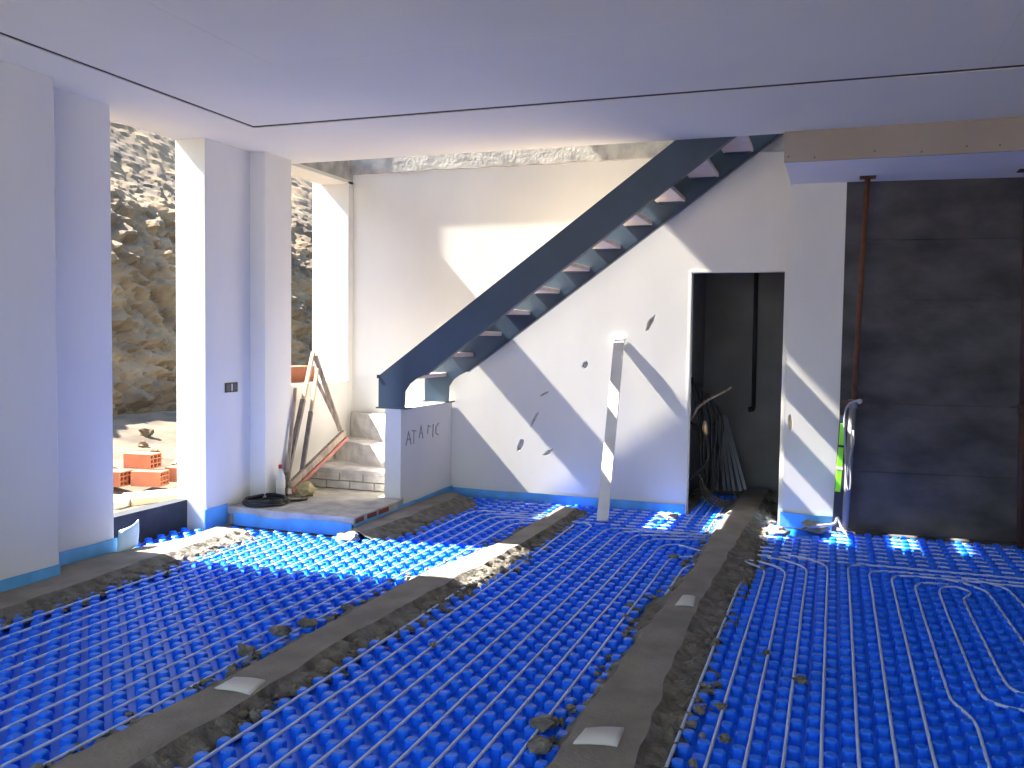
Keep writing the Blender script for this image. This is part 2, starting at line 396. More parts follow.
# ------------------------------------------------------------------ heating pipes
PZ, PR = 0.026, 0.0072
def run(root, pts, r=0.05, z=PZ):
    q = fil([(x, y, z) for x, y in pts], r)
    out = [q[0]]
    for a, c in zip(q, q[1:]):                       # subdivide and let the pipe wander a little
        k = max(1, int((c-a).length/0.25))
        for i in range(1, k+1):
            p = a.lerp(c, i/k); out.append(p + Vector((0.003*noise.noise(p*2.3), 0.003*noise.noise(p*2.3+Vector((9, 0, 0))), 0.002*noise.noise(p*5))))
    put(MB().tube(out, PR, 8), 'pipe_run', PIPE, root, True)
cl = thing('heating_circuit', 'pale plastic heating pipe laid in rows nearest the left wall', 'pipe', (-3.0, 1.0, 0))
for n in range(13):
    x = -2.445 - 0.1275*n
    if n <= 4:
        y = 6.84 + 0.085*n
        run(cl, [(x, 0.9), (x, y), (x+0.09, y+0.10), (-2.22, y+0.12)], 0.07)
    elif n <= 7:
        run(cl, [(x, 0.9), (x, 5.93)])
    else:
        run(cl, [(x, 0.9), (x, 5.70)] if x > -4.0 else [(x, 2.6), (x, 3.4)])
for k in range(4): run(cl, [(-3.02+0.02*k, 7.42+0.12*k), (-2.24, 7.42+0.12*k)], z=0.019)
cm = thing('heating_circuit', 'pale plastic heating pipe rows between the two long mortar strips', 'pipe', (-1.5, 1.0, 0))
TY = {-2: None, -1: None, 0: 7.05, 1: 6.99, 2: 6.93, 3: 6.84, 4: 6.74, 5: 6.58, 6: 6.24, 7: 6.04}
for n in range(-2, 8):
    x = PX + 0.13*n; y = TY[n]
    if n == -2: run(cm, [(x, 0.9), (x, 5.2)])
    elif n == -1: run(cm, [(x, 0.9), (x, 6.0), (x-0.02, 7.0)])
    elif n == 0: run(cm, [(x, 0.9), (x, y-0.02), (x-0.06, y+0.06), (x-0.2, y+0.07)], 0.05)
    elif n == 5: run(cm, [(x, 0.9), (x, y-0.06), (x+0.05, y+0.04), (x+0.12, y+0.06), (-0.86, 6.50)], 0.06)
    elif n >= 6: run(cm, [(x, 0.9 if n == 6 else 5.3), (x, y-0.08), (x+0.05, y+0.03), (-0.84, y+0.11)], 0.06)
    else: run(cm, [(x, 0.9), (x, y-0.08), (x+0.05, y+0.02), (x+0.16, y+0.06), (-0.84, y+0.06+0.03*n)], 0.07)
for k in range(6): run(cm, [(-1.95, 7.18+0.13*k), (-0.88, 7.20+0.13*k)], z=0.019)
for k in range(4): run(cm, [(-1.12+0.10*k, 7.35), (-1.12+0.10*k, 8.9)])
cr = thing('heating_circuit', 'pale plastic heating pipe rows right of the second mortar strip', 'pipe', (0.3, 1.0, 0))
for n in (10, 11, 12, 13, 14):
    x = PX + 0.13*n
    y = {9: 5.6, 10: 5.95, 11: 6.16, 12: 6.18, 13: 6.31, 14: 6.44}[n]
    if n == 9: run(cr, [(x+0.02, 0.9), (x+0.02, 3.6)])
    elif n == 10: run(cr, [(x, 0.9), (x, 5.55), (x+0.01, 5.75)])
    else: run(cr, [(x, 0.9), (x, y-0.08), (x-0.04, y+0.04), (x-0.17, y+0.17), (x-0.3 if x-0.3 > -0.52 else -0.52, y+0.19)], 0.06)
for n, y in ((15, 6.42), (16, 6.30), (17, 6.22)):
    x = PX + 0.13*n
    run(cr, [(x, 0.9), (x, y), (x+0.04, y+0.10), (x+0.2, y+0.13), (2.9, y+0.14)], 0.05)
run(cr, [(0.58, 0.9), (0.57, 3.55), (0.58, 3.95), (0.555, 4.06), (0.515, 4.16), (0.51, 4.30), (0.515, 6.08), (0.56, 6.20), (0.72, 6.22)], 0.06)
run(cr, [(0.86, 4.17), (0.77, 4.17), (0.66, 4.22), (0.64, 4.34), (0.645, 6.02), (0.68, 6.15), (0.77, 6.18), (0.84, 6.06), (0.765, 5.90), (0.765, 4.55), (0.78, 4.40), (0.90, 4.33), (2.9, 4.33)], 0.06)
run(cr, [(0.70, 6.36), (0.82, 6.30), (0.93, 6.14), (0.955, 5.25), (0.955, 4.6), (2.9, 4.5)], 0.07)
run(cr, [(0.82, 6.42), (0.95, 6.38), (1.06, 6.24), (1.085, 5.9), (1.085, 4.8), (2.9, 4.7)], 0.07)
for k in range(8): run(cr, [(-0.48, 6.58+0.13*k), (0.4, 6.59+0.13*k), (2.9, 6.61+0.128*k)] if k < 6 else [(0.02, 6.58+0.13*k), (2.9, 6.59+0.13*k)], z=0.019)

# ------------------------------------------------------------------ mortar strips
def strip(name, tab, label, ztop=0.066, seed=0, step=0.022):
    NC = 18; vs = []; fs = []; ys = []
    y = tab[0][0]
    while y < tab[-1][0]: ys.append(y); y += step
    ys.append(tab[-1][0]); sm = []
    for y in ys:
        ol, tl, tr, orr = (interp(tab, y, k) for k in (1, 2, 3, 4))
        ol += 0.07*noise.noise(Vector((y*3.1, seed, 0))) + 0.03*noise.noise(Vector((y*11, seed, 1)))
        orr += 0.10*noise.noise(Vector((y*2.7, seed, 5))) + 0.07*noise.noise(Vector((y*9, seed, 6)))
        tl += 0.02*noise.noise(Vector((y*2, seed, 8))); tr += 0.025*noise.noise(Vector((y*4, seed, 9)))
        xs = [ol] + [ol+(tl-ol)*k/4 for k in (1, 2, 3)] + [tl+(tr-tl)*k/8 for k in range(9)] + [tr+(orr-tr)*k/5 for k in (1, 2, 3, 4, 5)]
        end = min(1.0, (tab[-1][0]-y)/0.08+0.15)
        for k, x in enumerate(xs):
            if 4 <= k <= 12: z = ztop + 0.003*noise.noise(Vector((x*6, y*3, seed)))
            else:
                t = (x-ol)/(tl-ol+1e-6) if k < 4 else (orr-x)/(orr-tr+1e-6)
                z = ztop*(0.10+0.72*max(0, min(1, t))) + 0.030*noise.noise(Vector((x*14, y*14, seed))) + 0.016*noise.noise(Vector((x*35, y*35, seed)))
                if k in (0, 17): z = 0.0
            vs.append((x, y, max(0.0, z)*end))
    for i in range(len(ys)-1):
        for k in range(NC-1):
            fs.append((i*NC+k, i*NC+k+1, (i+1)*NC+k+1, (i+1)*NC+k)); sm.append(0 if 4 <= k < 12 else 1)
    me = bpy.data.meshes.new(name); me.from_pydata(vs, [], fs); me.materials.append(SCREED); me.materials.append(CRUMB)
    for p, s_ in zip(me.polygons, sm): p.material_index = s_
    o = link(name, me); tag(o, label, 'mortar strip')
    rnd = random.Random(seed); cb = MB()
    for k in range(int((tab[-1][0]-tab[0][0])*55)):
        y = rnd.uniform(max(tab[0][0], 1.6), tab[-1][0]-0.03); sd_ = rnd.random() < 0.32
        if sd_: x = interp(tab, y, 1) + rnd.gauss(0.0, 0.03)
        else: x = interp(tab, y, 3) + (interp(tab, y, 4)-interp(tab, y, 3))*min(1.4, abs(rnd.gauss(0.6, 0.35)))
        r = rnd.uniform(0.008, 0.030)
        if x < interp(tab, y, 1)+0.03 and seed in (9, 13): continue
        blob(cb, (x, y, 0.012 + 0.02*rnd.random()), r, 0.7, k*0.37, 1, 0.6)
    c_o = cb.build('crumbs', CRUMB, o); c_o['kind'] = 'stuff'
    return o
s1 = strip('mortar_strip', STRIP1, 'long grey mortar strip with a sunlit stretch between left and middle blue panels', seed=2)
s2 = strip('mortar_strip', STRIP2, 'wide grey mortar strip running from the foreground through the doorway', seed=5)
LS = [(0.4, -4.46, -4.44, -4.16, -4.03), (4.17, -4.46, -4.44, -4.18, -4.00), (4.22, -4.62, -4.60, -4.20, -4.00), (4.8, -4.60, -4.56, -4.24, -4.06), (5.3, -4.50, -4.42, -4.24, -4.04), (5.75, -4.56, -4.46, -4.26, -4.05)]
strip('mortar_strip', LS, 'rough mortar strip along the foot of the left wall', ztop=0.06, seed=9)
CS = [(5.9, -3.46, -3.42, -3.33, -3.10), (6.2, -3.47, -3.45, -3.28, -3.06), (6.9, -3.48, -3.46, -3.26, -3.06), (7.4, -3.48, -3.46, -3.24, -2.98), (7.85, -3.48, -3.46, -3.34, -3.18)]
strip('mortar_strip', CS, 'dark crumbly mortar heap strip beside the graffitied low wall', ztop=0.075, seed=13)
# small heaps and clods
def clod(x, y, r, label, seed, group='mortar crumbs on the blue panels', z=0.03, flat=0.6, material=CRUMB):
    o = blob(MB(), (0, 0, 0), r, flat, seed, 2, 0.7).build('mortar_clod', material); o.location = (x, y, z+r*flat*0.45); tag(o, label, 'mortar', group)
heap = [(-1.30, 7.66, 0.085, 'lit mortar dab on the floor at the left foot of the doorway'), (-0.40, 7.42, 0.10, 'sunlit mortar dab at the left foot of the white pillar'),
        (-0.10, 7.66, 0.12, 'flat mortar smear along the foot of the white pillar'), (-3.40, 5.85, 0.10, 'sunlit mortar dab before the corner of the concrete platform')]
for i, (x, y, r, l) in enumerate(heap): clod(x, y, r, l, 40+i, 'mortar dabs at wall corners', 0.02, 0.35, SCREED)
cls = [(-2.62, 3.83, 0.05, 'larger grey mortar clod left of the first strip'), (-2.56, 3.98, 0.045, 'grey mortar clod just behind the larger one by the first strip'), (-2.60, 3.52, 0.045, 'grey mortar clod nearest the pale pad on the first strip'),
       (-1.03, 3.28, 0.055, 'grey mortar clod left of the nearest pale pad'), (-0.99, 3.09, 0.045, 'lowest grey mortar clod at the bottom edge left of second strip'),
       (-0.10, 4.15, 0.03, 'lone brown mortar crumb among the right panel pipes'), (-0.27, 4.46, 0.022, 'small mortar crumb in the right panel beside a pipe'),
       (-0.40, 3.72, 0.025, 'small brown crumb right of the second strip near pipe'), (-0.35, 3.42, 0.025, 'small brown crumb in the foreground right of second strip'), (-1.02, 6.22, 0.03, 'small crumb on the pipe bend near the doorway'), (-1.82, 3.95, 0.02, 'tiny crumb on a middle panel pipe')]
for i, (x, y, r, l) in enumerate(cls): clod(x, y, r, l, 60+i, None)
# curved pale pads set in the strips
def pad(poly, label, z=0.071, bulge=0.005):
    (x0, y0), (x1, y1_), (x2, y2), (x3, y3) = poly; vs = []; fs = []; N = 10
    for side in (0, 1):
        for i in range(N+1):
            t = i/N; h = z + bulge*math.sin(math.pi*min(1, t*1.0)) - (0.03 if t > 0.95 else 0) - 0.006*side
            vs += [(x0*(1-t)+x3*t, y0*(1-t)+y3*t, h), (x1*(1-t)+x2*t, y1_*(1-t)+y2*t, h)]
    o_ = 2*(N+1)
    for i in range(N):
        a = 2*i; fs += [(a, a+2, a+3, a+1), (o_+a+1, o_+a+3, o_+a+2, o_+a), (a, o_+a, o_+a+2, a+2), (a+1, a+3, o_+a+3, o_+a+1)]
    fs += [(0, 1, o_+1, o_), (2*N, o_+2*N, o_+2*N+1, 2*N+1)]
    tag(MB().add(vs, fs).build('screed_pad', PAD, None, True), label, 'pad', 'pale pads set in the mortar strips')
pad([(-2.40, 3.04), (-2.40, 3.17), (-2.24, 3.19), (-2.21, 3.04)], 'pale pad on the strip at lower left')
pad([(-0.86, 3.10), (-0.85, 3.24), (-0.70, 3.30), (-0.69, 3.14)], 'largest pale pad, nearest the viewer on the wide strip')
pad([(-0.80, 4.96), (-0.79, 5.17), (-0.71, 5.17), (-0.69, 4.98)], 'small pale pad halfway along the wide strip')

# ------------------------------------------------------------------ blue edge foam along the walls
def foam(pts, h, label, t=0.010, z0=0.0, wave=0.006):
    P = [Vector((x, y)) for x, y in pts]; q = []
    for a, c in zip(P, P[1:]):
        k = max(2, int((c-a).length/0.06))
        q += [a.lerp(c, i/k) for i in range(k)]
    q.append(P[-1]); vs = []; fs = []
    for i, p in enumerate(q):
        d = (q[min(i+1, len(q)-1)]-q[max(i-1, 0)]).normalized(); nrm = Vector((d.y, -d.x))
        w = wave*(1+noise.noise(Vector((p.x*4, p.y*4, 2)))); hh = h*(1+0.10*noise.noise(Vector((p.x*2.5, p.y*2.5, 7))))
        a = p+nrm*w; c = p+nrm*(w+t); a2 = p+nrm*(w*0.3); c2 = p+nrm*(w*0.3+t)
        vs += [(a2.x, a2.y, z0), (c2.x, c2.y, z0), (c.x, c.y, z0+hh), (a.x, a.y, z0+hh)]
    for i in range(len(q)-1):
        k = 4*i; fs += [(k+1, k+5, k+6, k+2), (k+2, k+6, k+7, k+3), (k+3, k+7, k+4, k)]
    fs += [(0, 1, 2, 3), (len(vs)-4, len(vs)-1, len(vs)-2, len(vs)-3)]
    return tag(MB().add(vs, fs).build('edge_foam', FOAM), label, 'edge foam', 'blue edge foam along the walls')
foam([(-4.448, 0.4), (-4.448, 4.17)], 0.125, 'blue edge foam along the foreground part of the left wall')
foam([(-4.608, 4.20), (-4.608, 4.80)], 0.15, 'short blue edge foam on the set-back left wall beside the floor-length opening')
foam([(-4.643, 5.76), (-4.643, 6.03)], 0.17, 'short blue edge foam on the pier behind the floor-length opening')
foam([(-4.55, 6.030), (-4.0, 6.018), (-3.465, 6.03)], 0.105, 'blue edge foam wrapped along the front of the concrete platform', wave=0.012)
foam([(-3.462, 6.04), (-3.48, 6.92), (-3.495, 7.98)], 0.10, 'blue edge foam along the side of platform and low wall')
foam([(-3.48, 7.992), (-1.22, 7.992)], 0.085, 'blue edge foam along the back wall left of the doorway')
foam([(-0.385, 7.94), (-0.385, 7.793), (0.05, 7.793)], 0.12, 'blue edge foam around the foot of the white pillar')
fl = MB(); vs = []
q0, q1, q2, q3 = (4.75, 0.05), (4.81, 0.19), (4.985, 0.235), (4.94, 0.07)
for i in range(7):
    t = i/6
    for j in range(7):
        u = j/6; y = (q0[0]*(1-u)+q3[0]*u)*(1-t)+(q1[0]*(1-u)+q2[0]*u)*t; z = (q0[1]*(1-u)+q3[1]*u)*(1-t)+(q1[1]*(1-u)+q2[1]*u)*t
        vs.append((-4.56+0.03*math.sin(u*3.0)-0.03*t*t, y, z))
fs = [(i*7+j, i*7+j+1, (i+1)*7+j+1, (i+1)*7+j) for i in range(6) for j in range(6)]
o = fl.add(vs, fs).build('foam_flap', FOAML, None, True); sd = o.modifiers.new('thick', 'SOLIDIFY'); sd.thickness = 0.008
tag(o, 'pale loose foam flap curling up in the sunlit floor-length opening', 'edge foam')

# ------------------------------------------------------------------ entrance platform and steps
pf = thing('step_platform', 'low concrete platform with crumbled edge at the foot of the steps', 'platform', (-4.05, 6.5, 0))
put(MB().box(-4.62, -3.475, 6.045, 7.2, 0.0, 0.09), 'base', CONC, pf)
put(MB().prism_z([(-4.625, 6.02), (-4.1, 5.99), (-3.455, 6.03), (-3.455, 6.70), (-3.475, 6.90), (-3.60, 7.2), (-4.49, 7.2), (-4.49, 6.33), (-4.625, 6.33)], 0.088, 0.150), 'slab', CONC, pf, bevel=0.008)
for i in range(3): put(MB().box(-3.457, -3.450, 6.05+i*0.19, 6.18+i*0.19+0.02*i, 0.098, 0.135), 'brick_edge', REDP, pf, bevel=0.003)
st = thing('masonry_steps', 'rough brick and mortar steps in the sunlit corner by the window', 'steps', (-4.1, 7.5, 0))
put(MB().box(-4.608, -3.645, 7.14, 7.995, 0.15, 0.30), 'core', JOINT, st)
for rowi, z in enumerate((0.158, 0.232)):
    x = -4.60 - (0.11 if rowi else 0)
    while x < -3.65:
        a = max(x, -4.60); c = min(x+0.235, -3.648)
        if c-a > 0.03: put(MB().box(a, c, 7.105+random.uniform(-.004, .004), 7.16, z, z+0.066), 'brick', BRICKW, st, bevel=0.004)
        x += 0.245
def rough_box(x0, x1, y0, y1, z0, z1, seed):
    bm = bmesh.new(); bmesh.ops.create_cube(bm, size=1)
    bmesh.ops.subdivide_edges(bm, edges=bm.edges[:], cuts=6, use_grid_fill=True)
    vs = []
    for v in bm.verts:
        p = Vector((x0+(v.co.x+.5)*(x1-x0), y0+(v.co.y+.5)*(y1-y0), z0+(v.co.z+.5)*(z1-z0)))
        k = 0.02*noise.noise(p*6+Vector((seed, 0, 0))); vs.append(p + Vector((0, k, k*0.5)))
    r = MB().add(vs, [tuple(v.index for v in f.verts) for f in bm.faces]); bm.free(); return r
put(rough_box(-4.606, -3.646, 7.10, 7.99, 0.298, 0.335, 1), 'tread', BRICKW, st, True)
def winder(poly, z0, z1, seed):
    q = MB().prism_z(poly, z0, z1); bm = bmesh.new(); me = q.mesh('t', None); bm.from_mesh(me); bpy.data.meshes.remove(me)
    bmesh.ops.triangulate(bm, faces=bm.faces[:]); bmesh.ops.subdivide_edges(bm, edges=bm.edges[:], cuts=4, use_grid_fill=True)
    vs = [v.co + Vector((0.5, 1, 0.6))*0.022*noise.noise(v.co*7+Vector((seed, 0, 0))) for v in bm.verts]
    r = MB().add(vs, [tuple(v.index for v in f.verts) for f in bm.faces]); bm.free(); return r
put(winder([(-4.60, 7.66), (-4.15, 7.42), (-3.66, 7.26), (-3.66, 7.97), (-4.60, 7.97)], 0.33, 0.53, 2), 'tread', BRICKW, st)
put(winder([(-4.60, 7.96), (-4.05, 7.66), (-3.66, 7.34), (-3.66, 7.97)], 0.52, 0.78, 3), 'tread', BRICKW, st)
pw = thing('low_wall', 'low plastered wall with dark scribbled letters carrying the foot of the steel stairs', 'wall', (-3.57, 7.4, 0))
b = MB(); n = 12; vs = []
for i in range(n+1):                                   # ragged front end
    z = 0.0+0.925*i/n; e = 0.006*noise.noise(Vector((z*4, 1, 1)))
    vs += [(-3.645+e, 6.886, z), (-3.50, 6.902, z), (-3.50, 7.995, z), (-3.645, 7.995, z)]
fs = [(0, 1, 2, 3)] + [(4*i+k, 4*i+(k+1) % 4, 4*i+4+(k+1) % 4, 4*i+4+k) for i in range(n) for k in range(4)] + [(4*n, 4*n+1, 4*n+2, 4*n+3)]
put(b.add(vs, fs), 'body', PLASTER, pw)
def stroke(pts, w=0.012):
    return MB().tube([(-3.4985, y, z) for y, z in pts], w/2, 5)
gl = [[(7.00, 0.60), (7.05, 0.72), (7.10, 0.60)], [(7.02, 0.65), (7.09, 0.65)], [(7.11, 0.72), (7.20, 0.71)], [(7.155, 0.72), (7.15, 0.60)],
      [(7.26, 0.64), (7.30, 0.75), (7.34, 0.63)], [(7.28, 0.68), (7.33, 0.68)], [(7.44, 0.66), (7.45, 0.74), (7.50, 0.72)], [(7.56, 0.74), (7.55, 0.62)], [(7.68, 0.74), (7.62, 0.71), (7.62, 0.65), (7.68, 0.63)]]
for s_ in gl: put(stroke(s_, 0.009+0.004*random.random()), 'scribble', SCRIB, pw)

# ------------------------------------------------------------------ steel staircase
sc = thing('steel_staircase', 'dark blue steel staircase with open risers climbing along the back wall', 'staircase', (-3.6, 7.4, 0.93))
SLP = 0.738
def outline(inset=0.0):
    up = [(-3.72, 0.935), (-3.72, 1.20)]
    up += [(-3.72+3.12, 1.20+3.12*SLP)]
    lo = [(-0.43, 1.38+(3.06-0.43)*SLP), (-3.28, 1.38-0.22*SLP+0.01), (-3.36, 1.19), (-3.42, 1.145), (-3.465, 1.08), (-3.47, 0.935)]
    return up + lo
OUT = outline()
for y0, lab in ((6.905, 'near stringer'), (7.838, 'far stringer')):
    so = put(MB().prism_y(OUT, y0, y0+0.014), 'stringer', STEEL, sc)
    so['label'] = 'dark blue steel ' + lab
    inner = 1 if y0 < 7.3 else 1
    for a, c in (((-3.72, 1.20), (-0.60, 1.20+3.12*SLP)), ((-3.28, 1.228), (-0.43, 1.38+2.63*SLP))):
        fl_ = MB().obox((a[0], y0+0.032, a[1]), (c[0], y0+0.032, c[1]), 0.064, 0.012)
        L = so.parent.location; fl_.v = [(v[0]-L.x, v[1]-L.y, v[2]-L.z) for v in fl_.v]
        fl_.build('flange', STEEL, so)
    put(MB().box(-3.74, -3.44, y0-0.01, y0+0.09, 0.924, 0.937), 'foot_plate', STEEL, sc)
put(MB().box(-3.735, -3.715, 6.90, 6.96, 1.185, 1.215), 'end_stub', BLACK, sc)
for n in range(-3, 8):
    xr = -2.632 + 0.2795*n; z = 1.765 + 0.1965*n
    if z > 3.2: break
    tr_ = put(MB().box(xr-0.268, xr-0.020, 6.935, 7.838, z, z+0.036), 'tread', TREAD, sc, bevel=0.004)
    for yy in (6.925, 7.80):
        bb = MB().box(xr-0.25, xr-0.04, yy, yy+0.035, z-0.008, z-0.001); L = sc.location
        bb.v = [(v[0]-L.x, v[1]-L.y, v[2]-L.z) for v in bb.v]; bb.build('bracket', STEEL, tr_)

# ------------------------------------------------------------------ things
# long straightedge leaning on the wall
b = thing('straightedge', 'long pale aluminium straightedge leaning against the back wall', 'straightedge', (-1.77, 7.17, 0.045))
put(MB().obox((-1.77, 7.17, 0.045), (-1.846, 7.982, 1.555), 0.095, 0.026, up=(0, -1, 0.5)), 'bar', ALU, b, bevel=0.003)
put(MB().obox((-1.845, 7.970, 1.545), (-1.847, 7.982, 1.568), 0.108, 0.030, up=(0, -1, 0.5)), 'end_cap', ALU, b)

# socket box
b = thing('socket_box', 'small black double socket box in the pier', 'socket', (-4.64, 6.10, 1.115))
put(MB().box(-4.647, -4.635, 6.02, 6.18, 1.075, 1.155), 'plate', BLACK, b, bevel=0.004)
for y in (6.06, 6.14): put(MB().tube([(-4.636, y, 1.115), (-4.632, y, 1.115)], 0.027, 12), 'insert', mat('socket_grey', (0.05, 0.05, 0.055), 0.5), b)
put(MB().box(-4.636, -4.631, 6.095, 6.105, 1.085, 1.145), 'divider', ALU, b)

# wooden frame leaning in the corner
b = thing('wooden_trestle', 'weathered triangular wooden trestle leaning in the corner by the steps', 'trestle', (-4.42, 6.8, 0.15))
A, Bp, Cc = Vector((-4.42, 6.58, 0.22)), Vector((-4.575, 7.22, 1.39)), Vector((-4.33, 7.30, 0.66))
for p0, p1, w_ in ((A+Vector((-0.02, -0.02, 0.02)), Bp, 0.034), (Vector((-4.36, 6.66, 0.20)), Vector((-4.53, 7.22, 1.24)), 0.030)):
    lg = put(MB().obox(p0.lerp(p1, 0.62), p1, w_, w_), 'leg', WOODL, b, bevel=0.003)
    q = MB().obox(p0, p0.lerp(p1, 0.63), w_*1.25, w_*1.25); L = b.location; q.v = [(v[0]-L.x, v[1]-L.y, v[2]-L.z) for v in q.v]
    q.build('lower_sleeve', WOODD, lg, bevel=0.003)
put(MB().obox(Bp+Vector((0.02, 0, -0.03)), Cc, 0.034, 0.04), 'brace', WOOD, b, bevel=0.003)
put(MB().obox((-4.52, 7.17, 1.16), Cc+Vector((0, -0.02, 0.03)), 0.03, 0.03), 'brace', WOOD, b, bevel=0.003)
put(MB().obox(A+Vector((0.03, -0.02, 0.03)), Cc+Vector((0.02, 0.03, -0.02)), 0.04, 0.06), 'sill_board', WOOD, b, bevel=0.003)
put(MB().obox(A+Vector((0.06, -0.02, -0.02)), Cc+Vector((0.05, 0.03, -0.07)), 0.02, 0.03), 'batten', mat('faded_red_wood', (0.40, 0.16, 0.13), 0.8), b)
b = thing('wooden_pole', 'thin dark pole leaning on the pier beside the wooden trestle', 'pole', (-4.44, 6.6, 0.15))
put(MB().obox((-4.44, 6.57, 0.155), (-4.49, 6.80, 1.08), 0.028, 0.028), 'shaft', WOOD, b, bevel=0.003)
put(MB().obox((-4.44, 6.57, 0.152), (-4.441, 6.575, 0.175), 0.032, 0.032), 'tip', BLACK, b)
b = thing('water_bottle', 'cloudy plastic bottle with red cap standing beside the wooden trestle', 'bottle', (-4.44, 6.50, 0.15))
prof = [(0.0, 0.0), (0.038, 0.002), (0.04, 0.02), (0.037, 0.09), (0.04, 0.15), (0.038, 0.19), (0.016, 0.235), (0.014, 0.262)]
def lathe(prof, loc, n=16):
    vs = [(loc[0]+r*math.cos(2*math.pi*k/n), loc[1]+r*math.sin(2*math.pi*k/n), loc[2]+z) for r, z in prof for k in range(n)]
    fs = [(i*n+k, i*n+(k+1) % n, (i+1)*n+(k+1) % n, (i+1)*n+k) for i in range(len(prof)-1) for k in range(n)]
    fs.append(tuple(range((len(prof)-1)*n, len(prof)*n))); return MB().add(vs, fs)
put(lathe(prof, (-4.44, 6.50, 0.15)), 'body', CLEAR, b, True)
put(lathe([(0.0, 0.258), (0.018, 0.258), (0.018, 0.285), (0.015, 0.29), (0.0, 0.29)], (-4.44, 6.50, 0.15)), 'cap', RED, b, True)
put(lathe([(0.0405, 0.09), (0.0415, 0.10), (0.0415, 0.15), (0.0405, 0.16)], (-4.44, 6.50, 0.15)), 'label_band', PLASTER, b, True)
b = thing('plastic_bag', 'crumpled yellowish bag slumped beside the bottle on the platform', 'bag', (-4.33, 6.72, 0.15))
put(blob(MB(), (-4.32, 6.68, 0.195), 0.10, 0.75, 77, 3, 0.5), 'sack', YELLOW, b)
put(blob(MB(), (-4.40, 6.72, 0.27), 0.03, 1.3, 78, 2, 0.5), 'twisted_neck', YELLOW, b)
b = thing('hose_coil', 'coil of black hose lying on the concrete platform', 'hose', (-4.40, 6.28, 0.15))
for k in range(4):
    pts = [(-4.405+(0.18-0.014*k)*math.cos(a*0.2618), 6.245+(0.195-0.012*k)*math.sin(a*0.2618), 0.163+0.016*(k % 3)+0.004*math.sin(a)) for a in range(25)]
    put(MB().tube(pts, 0.011, 6), 'loop', BLACK, b, True)
put(MB().tube([(-4.26, 6.36, 0.165), (-4.20, 6.42, 0.162), (-4.18, 6.50, 0.162)], 0.011, 6), 'loose_end', BLACK, b, True)

# doorway contents
b = thing('stud_bundle', 'bundle of galvanised metal studs leaning in the dark doorway', 'metal studs', (-1.0, 9.2, 0))
for i, (xb, yb, xt, zt) in enumerate([(-1.00, 9.12, -1.13, 0.72), (-0.955, 9.14, -1.11, 0.76), (-0.91, 9.16, -1.09, 0.78), (-0.85, 9.18, -1.07, 0.77), (-0.80, 9.20, -1.05, 0.75), (-1.07, 9.08, -1.18, 0.66)]):
    a = Vector((xb, yb, 0.048)); c = Vector((xt, 9.52, zt)); s_ = MB()
    s_.obox(a, c, 0.024, 0.004, up=(0, -1, 0.2)); d = Vector((0.012, 0, 0)); s_.obox(a+d, c+d, 0.003, 0.03, up=(0, -1, 0.2)); s_.obox(a-d, c-d, 0.003, 0.03, up=(0, -1, 0.2))
    put(s_, 'stud', GALV, b)
b = thing('cable_bundle', 'tangle of black cables hanging beside the doorway studs', 'cables', (-1.2, 8.6, 0))
for i in range(5):
    rnd = random.Random(i); x = -1.24+0.05*i
    pts = fil([(x-0.03, 8.55, 1.20-0.05*i), (x+0.05, 8.6+0.05*i, 0.8), (x+0.02+0.04*rnd.random(), 8.65, 0.45), (x+0.10*rnd.random(), 8.7, 0.15), (x-0.05, 8.6, 0.06)], 0.15)
    put(MB().tube(pts, 0.012+0.004*rnd.random(), 6), 'cable', BLACK, b, True)
pts = fil([(-1.27, 8.5, 0.78), (-1.12, 8.45, 0.70), (-1.06, 8.45, 0.45), (-1.2, 8.4, 0.28), (-1.27, 8.4, 0.22)], 0.2)
put(MB().tube(pts, 0.010, 6), 'cable', BLACK, b, True)
b = thing('conduit', 'crooked pale conduit offcut sticking out over the cables in the doorway', 'conduit', (-1.2, 8.5, 0.8))
put(MB().tube([(-1.26, 8.5, 0.80), (-1.20, 8.5, 0.92), (-1.10, 8.52, 1.0), (-0.96, 8.55, 1.08), (-0.90, 8.56, 1.12)], [0.012, 0.014, 0.012, 0.010, 0.008], 7), 'bent_tube', WOOD, b, True)
put(MB().tube([(-1.26, 8.5, 0.80), (-1.27, 8.49, 0.95), (-1.28, 8.48, 1.05)], 0.008, 6), 'side_branch', WOOD, b, True)
b = thing('hanging_conduit', 'dark conduit hanging down the back wall inside the doorway', 'conduit', (-0.78, 9.58, 1.0))
put(MB().tube([(-0.79, 9.57, 2.58), (-0.785, 9.57, 1.6), (-0.78, 9.57, 0.86)], 0.022, 7), 'tube', BLACK, b, True)
put(MB().tube([(-0.78, 9.57, 0.86), (-0.80, 9.565, 0.845), (-0.83, 9.56, 0.84)], 0.026, 7), 'bent_end', BLACK, b, True)
b = thing('conduit_bundle', 'brownish bundle of flexible pipes lying on the doorway floor', 'pipes', (-1.1, 8.3, 0.045))
for i in range(4):
    pts = fil([(-1.20, 8.75-0.05*i, 0.30), (-1.16+0.02*i, 8.5, 0.14), (-1.05+0.03*i, 8.25+0.03*i, 0.055+0.010*i), (-0.88+0.01*i, 8.20+0.09*i, 0.055)], 0.15)
    put(MB().tube(pts, 0.009, 7), 'flexible_pipe', mat('brown_conduit', (0.10, 0.085, 0.075), 0.7), b, True)
b = thing('inspection_lamp', 'small brass coloured fitting hanging among the doorway cables', 'fitting', (-1.13, 8.52, 0.72))
put(MB().tube([(-1.13, 8.50, 0.80), (-1.13, 8.50, 0.74), (-1.125, 8.50, 0.68), (-1.12, 8.50, 0.66)], [0.012, 0.026, 0.028, 0.012], 10), 'body', mat('brass', (0.75, 0.55, 0.30), 0.35, metal=0.6), b, True)
